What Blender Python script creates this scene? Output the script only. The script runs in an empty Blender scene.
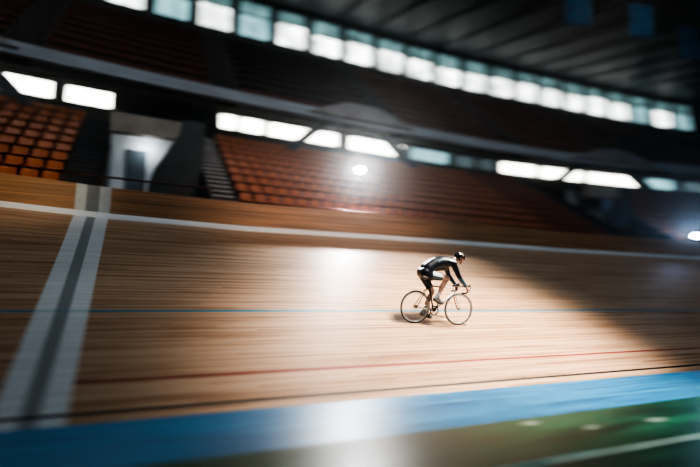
import bpy, bmesh, math, random
from mathutils import Vector, Matrix
from math import sin, cos, pi, radians, sqrt, atan2
random.seed(7)
sc = bpy.context.scene
COL = bpy.data.collections.new('velodrome'); sc.collection.children.link(COL)
LINK = COL.objects.link

# ------------------------------------------------------------------ materials
def new_mat(name):
    m = bpy.data.materials.new(name); m.use_nodes = True
    nt = m.node_tree; return m, nt, nt.nodes, nt.links, nt.nodes['Principled BSDF']

def pmat(name, col, rough=.5, metal=0., var=.15, scale=6. , spec=.5, stretch=(1, 1, 1), coord='Object', bump=0., rand=0.):
    """principled material with procedural noise variation of colour and roughness"""
    m, nt, N, L, b = new_mat(name)
    tc = N.new('ShaderNodeTexCoord'); mp = N.new('ShaderNodeMapping'); mp.inputs['Scale'].default_value = stretch
    L.new(tc.outputs[coord], mp.inputs[0])
    nz = N.new('ShaderNodeTexNoise'); nz.inputs['Scale'].default_value = scale; nz.inputs['Detail'].default_value = 4
    L.new(mp.outputs[0], nz.inputs[0])
    cr = N.new('ShaderNodeValToRGB'); cr.color_ramp.elements[0].position = .3; cr.color_ramp.elements[1].position = .7
    cr.color_ramp.elements[0].color = (*[c*(1-var) for c in col], 1); cr.color_ramp.elements[1].color = (*[min(1, c*(1+var)) for c in col], 1)
    L.new(nz.outputs['Fac'], cr.inputs[0])
    out = cr.outputs[0]
    if rand:
        oi = N.new('ShaderNodeObjectInfo'); hs = N.new('ShaderNodeHueSaturation')
        mr = N.new('ShaderNodeMapRange'); mr.inputs[3].default_value = 1-rand; mr.inputs[4].default_value = 1+rand
        L.new(oi.outputs['Random'], mr.inputs[0]); L.new(mr.outputs[0], hs.inputs['Value']); L.new(out, hs.inputs['Color']); out = hs.outputs[0]
    L.new(out, b.inputs['Base Color'])
    b.inputs['Roughness'].default_value = rough; b.inputs['Metallic'].default_value = metal
    b.inputs['Specular IOR Level'].default_value = spec
    if bump:
        bp = N.new('ShaderNodeBump'); bp.inputs['Strength'].default_value = bump; L.new(nz.outputs['Fac'], bp.inputs['Height']); L.new(bp.outputs[0], b.inputs['Normal'])
    return m

def emat(name, col, strength, var=.25, scale=1.5, stretch=(1, 1, 1)):
    """glowing pane / lamp glass with slight procedural unevenness"""
    m, nt, N, L, b = new_mat(name)
    N.remove(b); e = N.new('ShaderNodeEmission'); L.new(e.outputs[0], N['Material Output'].inputs[0])
    tc = N.new('ShaderNodeTexCoord'); mp = N.new('ShaderNodeMapping'); mp.inputs['Scale'].default_value = stretch
    L.new(tc.outputs['Object'], mp.inputs[0])
    nz = N.new('ShaderNodeTexNoise'); nz.inputs['Scale'].default_value = scale; L.new(mp.outputs[0], nz.inputs[0])
    mr = N.new('ShaderNodeMapRange'); mr.inputs[1].default_value = .3; mr.inputs[2].default_value = .7
    mr.inputs[3].default_value = strength*(1-var); mr.inputs[4].default_value = strength*(1+var)
    L.new(nz.outputs['Fac'], mr.inputs[0]); L.new(mr.outputs[0], e.inputs['Strength'])
    e.inputs['Color'].default_value = (*col, 1)
    return m

class G:
    """tiny node-graph helper"""
    def __init__(s, nt): s.nt, s.N, s.L = nt, nt.nodes, nt.links
    def m(s, op, a, b=0., c=0., clamp=False):
        n = s.N.new('ShaderNodeMath'); n.operation = op; n.use_clamp = clamp
        for i, v in enumerate((a, b, c)):
            if hasattr(v, 'links'): s.L.new(v, n.inputs[i])
            else: n.inputs[i].default_value = v
        return n.outputs[0]
    def band(s, x, c, w, soft=.012):          # 1 inside |x-c|<w
        d = s.m('ABSOLUTE', s.m('SUBTRACT', x, c)); n = s.N.new('ShaderNodeMapRange'); n.interpolation_type = 'SMOOTHSTEP'
        s.L.new(d, n.inputs[0]); n.inputs[1].default_value = w-soft; n.inputs[2].default_value = w+soft; n.inputs[3].default_value = 1; n.inputs[4].default_value = 0
        return n.outputs[0]
    def mix(s, f, a, b, mode='MIX'):
        n = s.N.new('ShaderNodeMix'); n.data_type = 'RGBA'; n.blend_type = mode
        for k, v in (('Factor', f), ('A', a), ('B', b)):
            i = [q for q in n.inputs if q.name == k and (q.type == 'RGBA' if k != 'Factor' else q.type == 'VALUE')][0]
            if hasattr(v, 'links'): s.L.new(v, i)
            else: i.default_value = v
        return [o for o in n.outputs if o.type == 'RGBA'][0]
    def noise(s, vec, scale, detail=3, rough=.5):
        n = s.N.new('ShaderNodeTexNoise'); s.L.new(vec, n.inputs[0]); n.inputs['Scale'].default_value = scale; n.inputs['Detail'].default_value = detail; n.inputs['Roughness'].default_value = rough
        return n.outputs['Fac']
    def scale(s, vec, sx, sy, sz=1):
        n = s.N.new('ShaderNodeMapping'); n.inputs['Scale'].default_value = (sx, sy, sz); s.L.new(vec, n.inputs[0]); return n.outputs[0]
    def ramp(s, f, stops):
        n = s.N.new('ShaderNodeValToRGB'); e = n.color_ramp.elements
        e[0].position, e[0].color = stops[0][0], (*stops[0][1], 1); e[1].position, e[1].color = stops[-1][0], (*stops[-1][1], 1)
        for p, c in stops[1:-1]:
            q = e.new(p); q.color = (*c, 1)
        s.L.new(f, n.inputs[0]); return n.outputs[0]

def track_mat():
    m, nt, N, L, b = new_mat('pine_track_boards'); g = G(nt)
    uv = N.new('ShaderNodeUVMap'); uv.uv_map = 'UV'; sep = N.new('ShaderNodeSeparateXYZ'); L.new(uv.outputs[0], sep.inputs[0])
    u, s = sep.outputs[0], sep.outputs[1]
    # boards 45 mm wide, 6 m long, each with its own tone
    wn = N.new('ShaderNodeTexWhiteNoise'); wn.noise_dimensions = '2D'
    bi = g.m('FLOOR', g.m('DIVIDE', s, .045))
    off = g.m('MULTIPLY', g.m('FRACT', g.m('MULTIPLY', bi, .37)), 6.)
    bj = g.m('FLOOR', g.m('DIVIDE', g.m('ADD', u, off), 6.))
    cv = N.new('ShaderNodeCombineXYZ'); L.new(bi, cv.inputs[0]); L.new(bj, cv.inputs[1]); L.new(cv.outputs[0], wn.inputs[0])
    grain = g.noise(g.scale(uv.outputs[0], .22, 9), 1.6, 6, .62)
    fine = g.noise(g.scale(uv.outputs[0], .5, 30), 2.2, 4, .6)
    t = g.m('ADD', g.m('MULTIPLY', wn.outputs[0], .24), g.m('ADD', g.m('MULTIPLY', grain, .95), g.m('MULTIPLY', fine, .28)))
    col = g.ramp(t, [(.34, (.060, .026, .011)), (.49, (.20, .098, .046)), (.61, (.41, .228, .122)), (.84, (.60, .395, .255))])
    # dark worn scratches along the run
    scr = g.noise(g.scale(uv.outputs[0], .35, 14), 1.3, 2, .4)
    sm = g.m('MULTIPLY', g.m('SUBTRACT', scr, .66, clamp=True), 9., clamp=True)
    col = g.mix(g.m('MULTIPLY', sm, .65), col, (.05, .022, .012, 1))
    seam = g.band(g.m('FRACT', g.m('DIVIDE', s, .045)), 0.0, .03, .02)
    col = g.mix(g.m('MULTIPLY', seam, .35), col, (.06, .03, .015, 1))
    # start / finish stripe: white band with grey middle
    stripe = g.band(u, -.90, .375); mid = g.band(u, -.90, .095)
    wcol = g.ramp(grain, [(.3, (.66, .69, .69)), (.7, (.86, .88, .87))])
    col = g.mix(stripe, col, wcol)
    col = g.mix(mid, col, (.32, .345, .355, 1))
    # longitudinal painted lines
    wear = g.m('ADD', g.m('MULTIPLY', grain, .5), .62, clamp=True)
    col = g.mix(g.m('MULTIPLY', g.band(s, 2.755, .036, .008), g.m('SUBTRACT', 1.0, g.m('MULTIPLY', stripe, .7))), col, (.012, .24, .38, 1))
    col = g.mix(g.m('MULTIPLY', g.band(s, .815, .027, .007), g.m('MULTIPLY', wear, g.m('SUBTRACT', 1.0, stripe))), col, (.26, .006, .010, 1))
    col = g.mix(g.band(s, .185, .027, .007), col, (.003, .003, .004, 1))
    L.new(col, b.inputs['Base Color'])
    r = N.new('ShaderNodeMapRange'); r.inputs[3].default_value = .46; r.inputs[4].default_value = .64; L.new(grain, r.inputs[0]); L.new(r.outputs[0], b.inputs['Roughness'])
    b.inputs['Specular IOR Level'].default_value = .5
    bp = N.new('ShaderNodeBump'); bp.inputs['Strength'].default_value = .12; bp.inputs['Distance'].default_value = .02
    L.new(fine, bp.inputs['Height']); L.new(bp.outputs[0], b.inputs['Normal'])
    return m

def band_mat():
    m, nt, N, L, b = new_mat('blue_painted_boards'); g = G(nt)
    uv = N.new('ShaderNodeUVMap'); uv.uv_map = 'UV'
    a = g.noise(g.scale(uv.outputs[0], .25, 6), 1.5, 5, .6); f = g.noise(g.scale(uv.outputs[0], .5, 22), 2, 3)
    t = g.m('ADD', g.m('MULTIPLY', a, .7), g.m('MULTIPLY', f, .3))
    col = g.ramp(t, [(.36, (.004, .080, .19)), (.5, (.008, .17, .35)), (.68, (.035, .30, .50))])
    L.new(col, b.inputs['Base Color'])
    r = N.new('ShaderNodeMapRange'); r.inputs[3].default_value = .3; r.inputs[4].default_value = .5; L.new(a, r.inputs[0]); L.new(r.outputs[0], b.inputs['Roughness'])
    bp = N.new('ShaderNodeBump'); bp.inputs['Strength'].default_value = .1; bp.inputs['Distance'].default_value = .02; L.new(f, bp.inputs['Height']); L.new(bp.outputs[0], b.inputs['Normal'])
    return m

def floor_mat():
    m, nt, N, L, b = new_mat('green_coated_floor'); g = G(nt)
    tc = N.new('ShaderNodeTexCoord'); o = tc.outputs['Object']; sep = N.new('ShaderNodeSeparateXYZ'); L.new(o, sep.inputs[0]); x, y = sep.outputs[0], sep.outputs[1]
    a = g.noise(g.scale(o, .35, 2.2), 1.4, 5, .6)
    col = g.ramp(a, [(.33, (.002, .022, .014)), (.5, (.006, .062, .034)), (.72, (.02, .14, .075))])
    for cx, cy, w, h in ((4.80, 4.87, .16, .075), (5.33, 4.39, .14, .065), (6.45, 4.32, .20, .08)):   # pale soft-edged patches
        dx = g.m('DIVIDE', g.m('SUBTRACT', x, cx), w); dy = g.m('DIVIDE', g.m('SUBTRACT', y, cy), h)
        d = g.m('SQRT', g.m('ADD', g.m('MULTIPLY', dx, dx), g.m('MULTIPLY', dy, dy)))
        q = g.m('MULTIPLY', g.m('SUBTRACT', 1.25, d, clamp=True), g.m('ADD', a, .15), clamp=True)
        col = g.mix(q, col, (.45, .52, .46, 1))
    L.new(col, b.inputs['Base Color'])
    r = N.new('ShaderNodeMapRange'); r.inputs[3].default_value = .26; r.inputs[4].default_value = .42; L.new(a, r.inputs[0]); L.new(r.outputs[0], b.inputs['Roughness']); b.inputs['Specular IOR Level'].default_value = .25
    return m

M = dict(
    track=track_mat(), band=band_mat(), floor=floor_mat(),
    white_rail=pmat('white_painted_rail', (.88, .90, .89), .35, var=.12, stretch=(.2, 3, 3), scale=3),
    line=pmat('floor_line_paint', (.55, .72, .66), .4, var=.2, scale=4), line2=pmat('floor_line_cyan', (.02, .42, .48), .4, var=.15, scale=4),
    fence=pmat('fence_plywood', (.40, .20, .085), .5, var=.4, stretch=(.25, 4, 14), scale=1.6),
    fence_white=pmat('fence_white_paint', (.60, .62, .60), .5, var=.1), fence_grey=pmat('fence_grey_paint', (.25, .27, .27), .5, var=.1),
    concrete=pmat('dark_concrete', (.055, .055, .06), .8, var=.3, scale=1.2), pale=pmat('pale_concrete', (.30, .30, .30), .75, var=.18, scale=1.5),
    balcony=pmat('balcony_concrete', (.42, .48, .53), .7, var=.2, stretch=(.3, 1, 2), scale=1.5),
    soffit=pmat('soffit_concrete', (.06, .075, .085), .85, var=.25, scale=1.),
    bluewall=pmat('bluegrey_wall', (.10, .135, .155), .7, var=.35, scale=.7), lintel=pmat('lintel_concrete', (.30, .26, .215), .8, var=.2, scale=2),
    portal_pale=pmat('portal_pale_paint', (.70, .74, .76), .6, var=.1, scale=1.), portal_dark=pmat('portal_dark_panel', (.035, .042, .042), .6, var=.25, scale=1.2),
    nosing=pmat('stair_nosing_paint', (.45, .42, .40), .7, var=.2, scale=5), step=pmat('stair_concrete', (.035, .038, .042), .85, var=.25, scale=3),
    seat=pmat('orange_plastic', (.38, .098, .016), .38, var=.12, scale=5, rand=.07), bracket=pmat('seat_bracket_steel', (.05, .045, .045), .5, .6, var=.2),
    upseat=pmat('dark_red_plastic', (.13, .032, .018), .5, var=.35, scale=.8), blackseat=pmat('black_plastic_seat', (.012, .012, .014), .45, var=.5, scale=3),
    farseat=pmat('shaded_orange_plastic', (.20, .055, .014), .45, var=.2, scale=2),  # darker copy of the orange plastic, shade put into its colour
    frame=pmat('window_frame_metal', (.05, .065, .075), .5, .3, var=.2), rail=pmat('dark_red_handrail', (.10, .03, .02), .45, var=.2),
    pane=emat('daylit_frosted_pane', (1.0, .98, .88), 5.0, .25, .8), pane_dim=emat('dim_frosted_pane', (.55, .78, .85), .16, .4, .6),
    clerpane=emat('daylit_high_pane', (.93, 1.0, .96), 2.1, .6, .9), clerdim=emat('teal_high_pane', (.40, .72, .74), .36, .6, .8), pane_teal=emat('teal_lit_pane', (.42, .75, .80), .8, .3, 1.),
    ceiling=pmat('corrugated_roof', (.017, .021, .024), .5, var=.5, scale=.6, stretch=(1, .35, 1)), beam=pmat('black_roof_steel', (.006, .006, .007), .6, var=.2),
    banner=pmat('blue_banner_cloth', (.007, .095, .18), .8, var=.3, scale=2.2), cord=pmat('black_cord', (.01, .01, .01), .8),
    blackmetal=pmat('black_metal', (.015, .015, .017), .4, .5, var=.2), chrome=pmat('polished_metal', (.55, .56, .58), .25, .9, var=.1, scale=20),
    lampglass=emat('lit_lamp_glass', (.93, .96, 1.0), 260., .03),
    lampglass2=emat('lit_blue_lamp_glass', (.62, .80, 1.0), 60., .03),
    tyre=pmat('black_rubber', (.010, .010, .011), .6, var=.2, scale=40), rim=pmat('silver_rim', (.62, .62, .60), .3, .35, var=.08, scale=20),
    spoke=pmat('steel_spoke', (.5, .5, .5), .3, .9, var=.1), fwhite=pmat('frame_white_paint', (.72, .72, .70), .25, var=.06), fdark=pmat('frame_charcoal_paint', (.035, .04, .045), .25, var=.2),
    forange=pmat('fork_orange_paint', (.62, .09, .02), .3, var=.1), btape=pmat('black_bar_tape', (.012, .012, .013), .7, var=.3, scale=60), leather=pmat('black_saddle_leather', (.012, .012, .013), .45, var=.2),
    skin=pmat('skin', (.70, .46, .345), .45, var=.12, scale=9), lips=pmat('lips', (.42, .17, .14), .4, var=.1),
    navy=pmat('navy_jersey', (.010, .017, .028), .42, var=.35, scale=8), teal=pmat('teal_panel', (.075, .17, .21), .38, var=.3, scale=9), jwhite=pmat('white_jersey_panel', (.66, .69, .70), .5, var=.08, scale=9),
    shorts=pmat('dark_shorts', (.008, .012, .020), .4, var=.3, scale=8), sock=pmat('white_sock', (.62, .62, .60), .8, var=.1), shoe=pmat('grey_white_shoe', (.32, .34, .36), .35, var=.4, scale=22), sole=pmat('black_sole', (.015, .015, .016), .6),
    helmet=pmat('black_helmet', (.012, .012, .014), .25, var=.2), hsilver=pmat('silver_helmet_trim', (.45, .47, .50), .25, .3, var=.1), lens=pmat('dark_lens', (.008, .008, .012), .08), hair=pmat('dark_hair', (.02, .014, .010), .6, var=.4, scale=60),
    eye=pmat('eye_white', (.75, .72, .70), .2, var=.03), iris=pmat('brown_iris', (.06, .03, .015), .2, var=.2),
)

# ------------------------------------------------------------------ object helpers
def obj(name, bm, mats, parent=None, smooth=False, kind=None, label=None):
    me = bpy.data.meshes.new(name); bm.to_mesh(me); bm.free()
    for mm in (mats if isinstance(mats, (list, tuple)) else [mats]): me.materials.append(M[mm] if isinstance(mm, str) else mm)
    if smooth: me.polygons.foreach_set('use_smooth', [True]*len(me.polygons))
    o = bpy.data.objects.new(name, me); LINK(o)
    if parent: o.parent = parent
    if kind: o['kind'] = kind
    if label: o['label'] = label
    return o
def struct(name, bm, mats, parent=None, smooth=False, label=None, cat=None):
    o = obj(name, bm, mats, parent, smooth)
    if not parent:
        o['kind'] = 'structure'
        if label: o['label'] = label
        if cat: o['category'] = cat
    return o
def tag(o, label, cat, group=None, kind=None):
    o['label'] = label; o['category'] = cat
    if group: o['group'] = group
    if kind: o['kind'] = kind
    return o
def empty(name, loc=(0, 0, 0), rz=0., label=None, cat=None, group=None):
    o = bpy.data.objects.new(name, None); LINK(o); o.location = loc; o.rotation_euler = (0, 0, rz); o.empty_display_size = .2
    if label: tag(o, label, cat, group)
    return o
def box(bm, c, d, rot=None, mi=0, bev=0.):
    r = bmesh.ops.create_cube(bm, size=1.0); vs = r['verts']
    for v in vs: v.co = Vector((v.co.x*d[0], v.co.y*d[1], v.co.z*d[2]))
    fs = list({f for v in vs for f in v.link_faces})
    for f in fs: f.material_index = mi
    if bev:
        es = list({e for v in vs for e in v.link_edges})
        rr = bmesh.ops.bevel(bm, geom=es, offset=bev, segments=2, affect='EDGES', profile=.6)
        vs = list({v for f in rr['faces'] for v in f.verts} | {v for v in vs if v.is_valid})
        for f in rr['faces']: f.material_index = mi
    m = Matrix.Translation(Vector(c)) @ (rot.to_4x4() if rot else Matrix.Identity(4))
    bmesh.ops.transform(bm, matrix=m, verts=vs)
    return vs
def tube(bm, pts, r, n=10, mi=0, cap=True, closed=False):
    pts = [Vector(p) for p in pts]; k = len(pts); rs = r if isinstance(r, (list, tuple)) else [r]*k
    rings = []; prev = None
    for i, p in enumerate(pts):
        a = pts[(i-1) % k] if (i > 0 or closed) else p; b_ = pts[(i+1) % k] if (i < k-1 or closed) else p
        t = (b_-a).normalized()
        if prev is None:
            ref = Vector((0, 0, 1)) if abs(t.z) < .9 else Vector((1, 0, 0)); x = t.cross(ref).normalized()
        else: x = (prev - t*prev.dot(t)).normalized()
        prev = x; y = t.cross(x)
        rings.append([bm.verts.new(p + (x*cos(2*pi*j/n)+y*sin(2*pi*j/n))*rs[i]) for j in range(n)])
    for i in range(k if closed else k-1):
        A, B = rings[i], rings[(i+1) % k]
        for j in range(n):
            f = bm.faces.new((A[j], A[(j+1) % n], B[(j+1) % n], B[j])); f.material_index = mi; f.smooth = True
    if cap and not closed:
        bm.faces.new(rings[0][::-1]).material_index = mi; bm.faces.new(rings[-1]).material_index = mi
def lathe(bm, prof, n=24, M4=None, mi=0, close=True):
    """revolve (r, z) pairs about local Z"""
    rings = []
    for r, z in prof: rings.append([bm.verts.new(Vector((r*cos(2*pi*j/n), r*sin(2*pi*j/n), z))) for j in range(n)])
    for A, B in zip(rings, rings[1:]):
        for j in range(n):
            f = bm.faces.new((A[j], A[(j+1) % n], B[(j+1) % n], B[j])); f.material_index = mi; f.smooth = True
    if close:
        bm.faces.new(rings[0][::-1]).material_index = mi; bm.faces.new(rings[-1]).material_index = mi
    if M4: bmesh.ops.transform(bm, matrix=M4, verts=[v for R in rings for v in R])
def prism(bm, poly, thick, M4=None, mi=0):
    """extrude a 2D polygon (x,z) by +-thick/2 along y"""
    A = [bm.verts.new(Vector((x, -thick/2, z))) for x, z in poly]; B = [bm.verts.new(Vector((x, thick/2, z))) for x, z in poly]
    n = len(poly); fs = [bm.faces.new(A), bm.faces.new(B[::-1])]
    for i in range(n): fs.append(bm.faces.new((A[i], B[i], B[(i+1) % n], A[(i+1) % n])))
    for f in fs: f.material_index = mi
    bmesh.ops.recalc_face_normals(bm, faces=fs)
    if M4: bmesh.ops.transform(bm, matrix=M4, verts=A+B)
def thicken(bm, t):
    """give an open sheet a thickness: offset copy, reversed faces, rim"""
    bmesh.ops.recalc_face_normals(bm, faces=bm.faces[:]); bm.normal_update()
    fs = bm.faces[:]; vs = bm.verts[:]; rim = [e for e in bm.edges if len(e.link_faces) == 1]
    rim = [(e.verts[0], e.verts[1], e.link_faces[0]) for e in rim]
    mp = {v: bm.verts.new(v.co-v.normal*t) for v in vs}
    for f in fs:
        g_ = bm.faces.new([mp[v] for v in reversed(f.verts)]); g_.material_index = f.material_index; g_.smooth = f.smooth
    for a, b_, f in rim:
        q = bm.faces.new((b_, a, mp[a], mp[b_])); q.material_index = f.material_index
    bmesh.ops.recalc_face_normals(bm, faces=bm.faces[:])
def lerp(a, b_, t): return a+(b_-a)*t
def ss(x, a, b_):
    t = max(0, min(1, (x-a)/(b_-a))); return t*t*(3-2*t)

# ------------------------------------------------------------------ the bowl: u runs along the track, v outward, z up
HC = 1.44
V0, V1, Z1, BETA = 5.1075, 6.505, .1386, .479
VR = 13.293
def delta(u): return -(u-9.9)**2/234
def tdelta(u):
    d = 0.
    if u > 24: d -= (u-24)**2/130
    if u < -5: d -= (u+5)**2/130
    return d
def wgt(off):
    if off <= 13.6: return 0.
    if off < 14: return .5*(off-13.6)/.4
    if off < 20.2: return .5+.5*(off-14)/6.2
    if off < 27: return 1-.5*(off-20.2)/6.8
    return .5
def P(u, off, z):
    w = wgt(off)
    if off >= 19.85 and z > 9.6: z += .25-.25*ss(u, 8, 24) - (.3*ss(u, 26, 44) if off > 25 else 0)     # the upper stand is not quite level
    if off <= 14.: return Vector((u, off + tdelta(u)*(off-V0)/(VR-V0) + w*delta(u)*0 + (w*delta(u) if off > 13.7 else 0), z))
    return Vector((u, off + w*delta(u), z))
def ang(u, off):
    a, b_ = P(u-.2, off, 0), P(u+.2, off, 0); return atan2(b_.y-a.y, b_.x-a.x)
UA, UB = -14., 46.
RZ = [(-14, 4.35), (-2.8, 3.81), (-.5, 3.70), (2.8, 3.63), (9.5, 3.66), (15.6, 3.645), (24, 3.735), (34, 4.3), (46, 5.2)]
def railz(u):
    for (a, za), (b_, zb) in zip(RZ, RZ[1:]):
        if u <= b_: 
            t = (u-a)/(b_-a); return lerp(za, zb, max(0, t))
    return RZ[-1][1]
def us(u0, u1, step=.75):
    n = max(1, int(math.ceil((u1-u0)/step))); return [u0+(u1-u0)*i/n for i in range(n+1)]
def sweep(bm, prof, u0, u1, step=.75, mi=0, closed=False, caps=False, smooth=False):
    """sweep an (off, z) profile along the bowl; z may be a function of u"""
    U = us(u0, u1, step); rows = []
    for u in U: rows.append([bm.verts.new(P(u, o, z(u) if callable(z) else z)) for o, z in prof])
    n = len(prof)
    for A, B in zip(rows, rows[1:]):
        for j in range(n if closed else n-1):
            f = bm.faces.new((A[j], B[j], B[(j+1) % n], A[(j+1) % n])); f.material_index = mi; f.smooth = smooth
    if caps and n > 2:
        bm.faces.new(rows[0]).material_index = mi; bm.faces.new(rows[-1][::-1]).material_index = mi
    return rows

# ---- infield floor
bm = bmesh.new()
gx = [-30+i*2.5 for i in range(37)]; 
R_ = [[bm.verts.new((x, y, 0)) for x in gx] for y in (-24, -18, -12, -6, -2, 1, 3, 4, V0+.02)]
for A, B in zip(R_, R_[1:]):
    for j in range(len(gx)-1): bm.faces.new((A[j], A[j+1], B[j+1], B[j]))
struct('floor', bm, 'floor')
bm = bmesh.new()
for a, b_, w, mi in (((3.75, 3.602), (12.0, 3.50), .055, 0), ((2.6, 3.612), (3.75, 3.602), .05, 1), ((3.75, 3.645), (4.5, 3.64), .022, 1)):
    box(bm, ((a[0]+b_[0])/2, (a[1]+b_[1])/2, .004), (math.dist(a, b_), w, .004), Matrix.Rotation(atan2(b_[1]-a[1], b_[0]-a[0]), 3, 'Z'), mi)
o = struct('trim_1', bm, ['line', 'line2']); o['label'] = 'pale painted line on the green infield floor'

# ---- blue band and wooden track, with UV in metres (u, s)
def surf(name, pts_fn, svals, mat):
    bm = bmesh.new(); uvl = bm.loops.layers.uv.new('UV'); U = us(UA, UB, .5); g = []
    for u in U: g.append([(bm.verts.new(pts_fn(u, s)), u, s) for s in svals])
    for A, B in zip(g, g[1:]):
        for j in range(len(svals)-1):
            q = (A[j], B[j], B[j+1], A[j+1]); f = bm.faces.new([x[0] for x in q]); f.smooth = True
            for lp, x in zip(f.loops, q): lp[uvl].uv = (x[1], x[2])
    return struct(name, bm, mat)
BW = sqrt((V1-V0)**2+Z1**2)
surf('blue_inner_band', lambda u, s: P(u, lerp(V0, V1, s/BW), .0+Z1*s/BW), [0, BW*.25, BW*.5, BW*.75, BW], 'band')
SL = (VR-V1)/cos(BETA)
def track_pt(u, s):
    v = V1+s*cos(BETA); z = Z1+s*sin(BETA); ex = railz(u)-(Z1+SL*sin(BETA))
    return P(u, v, z+ex*ss(s, SL*.62, SL) if ex < .3 else z+ex*(s/SL)**1.5)
surf('wooden_track', track_pt, [SL*i/30 for i in range(31)], 'track')
# ---- white rail and plywood fence on the outer edge
bm = bmesh.new()
rz = lambda d: (lambda u: railz(u)+d)
sweep(bm, [(VR-.075, rz(-.075)), (VR-.08, rz(-.06)), (VR-.03, rz(.10)), (VR-.015, rz(.112)), (VR+.05, rz(.10)), (VR+.05, rz(-.07))], UA, UB, .5, closed=True, caps=True, smooth=True)
struct('white_safety_rail', bm, 'white_rail', cat='rail', label='white rail along the top edge of the wooden track')
FT = .80                                            # fence height above rail line
bm = bmesh.new()
def fence_seg(u0, u1, mi): sweep(bm, [(13.38, rz(-.1)), (13.38, rz(FT)), (13.42, rz(FT)), (13.42, rz(-.1))], u0, u1, .5, mi, closed=True, caps=True)
fence_seg(UA, -1.29, 0); fence_seg(-1.29, -1.05, 1); fence_seg(-1.05, -.76, 2); fence_seg(-.76, -.50, 1); fence_seg(-.50, UB, 0)
fz = struct('track_fence', bm, ['fence', 'fence_white', 'fence_grey'], cat='fence', label='orange plywood fence boards above the white rail')

# ---- lower stand
ROWD, ROWR, OFF0, ZT0, NR = .68, .47, 14.40, 4.35, 9
PER = 21.3
PORT = [(-.8, 2.1), (-.8+PER, 2.1+PER)]              # vomitory openings in u
STL = [(-1.72, -.8), (-.8+PER-.75, -.8+PER)]         # stairs left of the portals
STR = [(2.1, 2.95), (2.1+PER, 2.95+PER)]
def terrace_prof():
    pr = [(OFF0-.25, 3.2), (OFF0-.25, ZT0)]
    for i in range(NR):
        o = OFF0+ROWD*i; z = ZT0+ROWR*i
        if i: pr += [(o-.02, z)]
        pr += [(o+ROWD-.02, z)]
    return pr + [(OFF0+ROWD*NR-.02, 8.5), (24.6, 8.5)]
for u0, u1 in ((UA, PORT[0][0]), (PORT[0][1], PORT[1][0]), (PORT[1][1], UB)):
    bm = bmesh.new(); sweep(bm, terrace_prof(), u0, u1, .75); struct('lower_terrace', bm, 'concrete')
def stair(u0, u1, bright):
    bm = bmesh.new()
    for i in range(NR*2):
        o = OFF0+ROWD*i/2; z = ZT0+ROWR*i/2+.12
        for q, mi in ((0, 0), (1, 1)):
            if q == 0: sweep(bm, [(o-.02, z-.6), (o-.02, z), (o+.40, z), (o+.40, z-.6)], u0+.02, u1-.02, .5, 0, closed=True, caps=True)
            else: sweep(bm, [(o-.03, z-.045), (o-.03, z+.006), (o+.05, z+.006)], u0+.04, u1-.04, .5, 1)
    return struct('stair_flight', bm, ['step', 'nosing' if bright else 'concrete'])
for k, (a, b_) in enumerate(STL): stair(a, b_, False)
for k, (a, b_) in enumerate(STR): stair(a, b_, k == 0)
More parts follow.
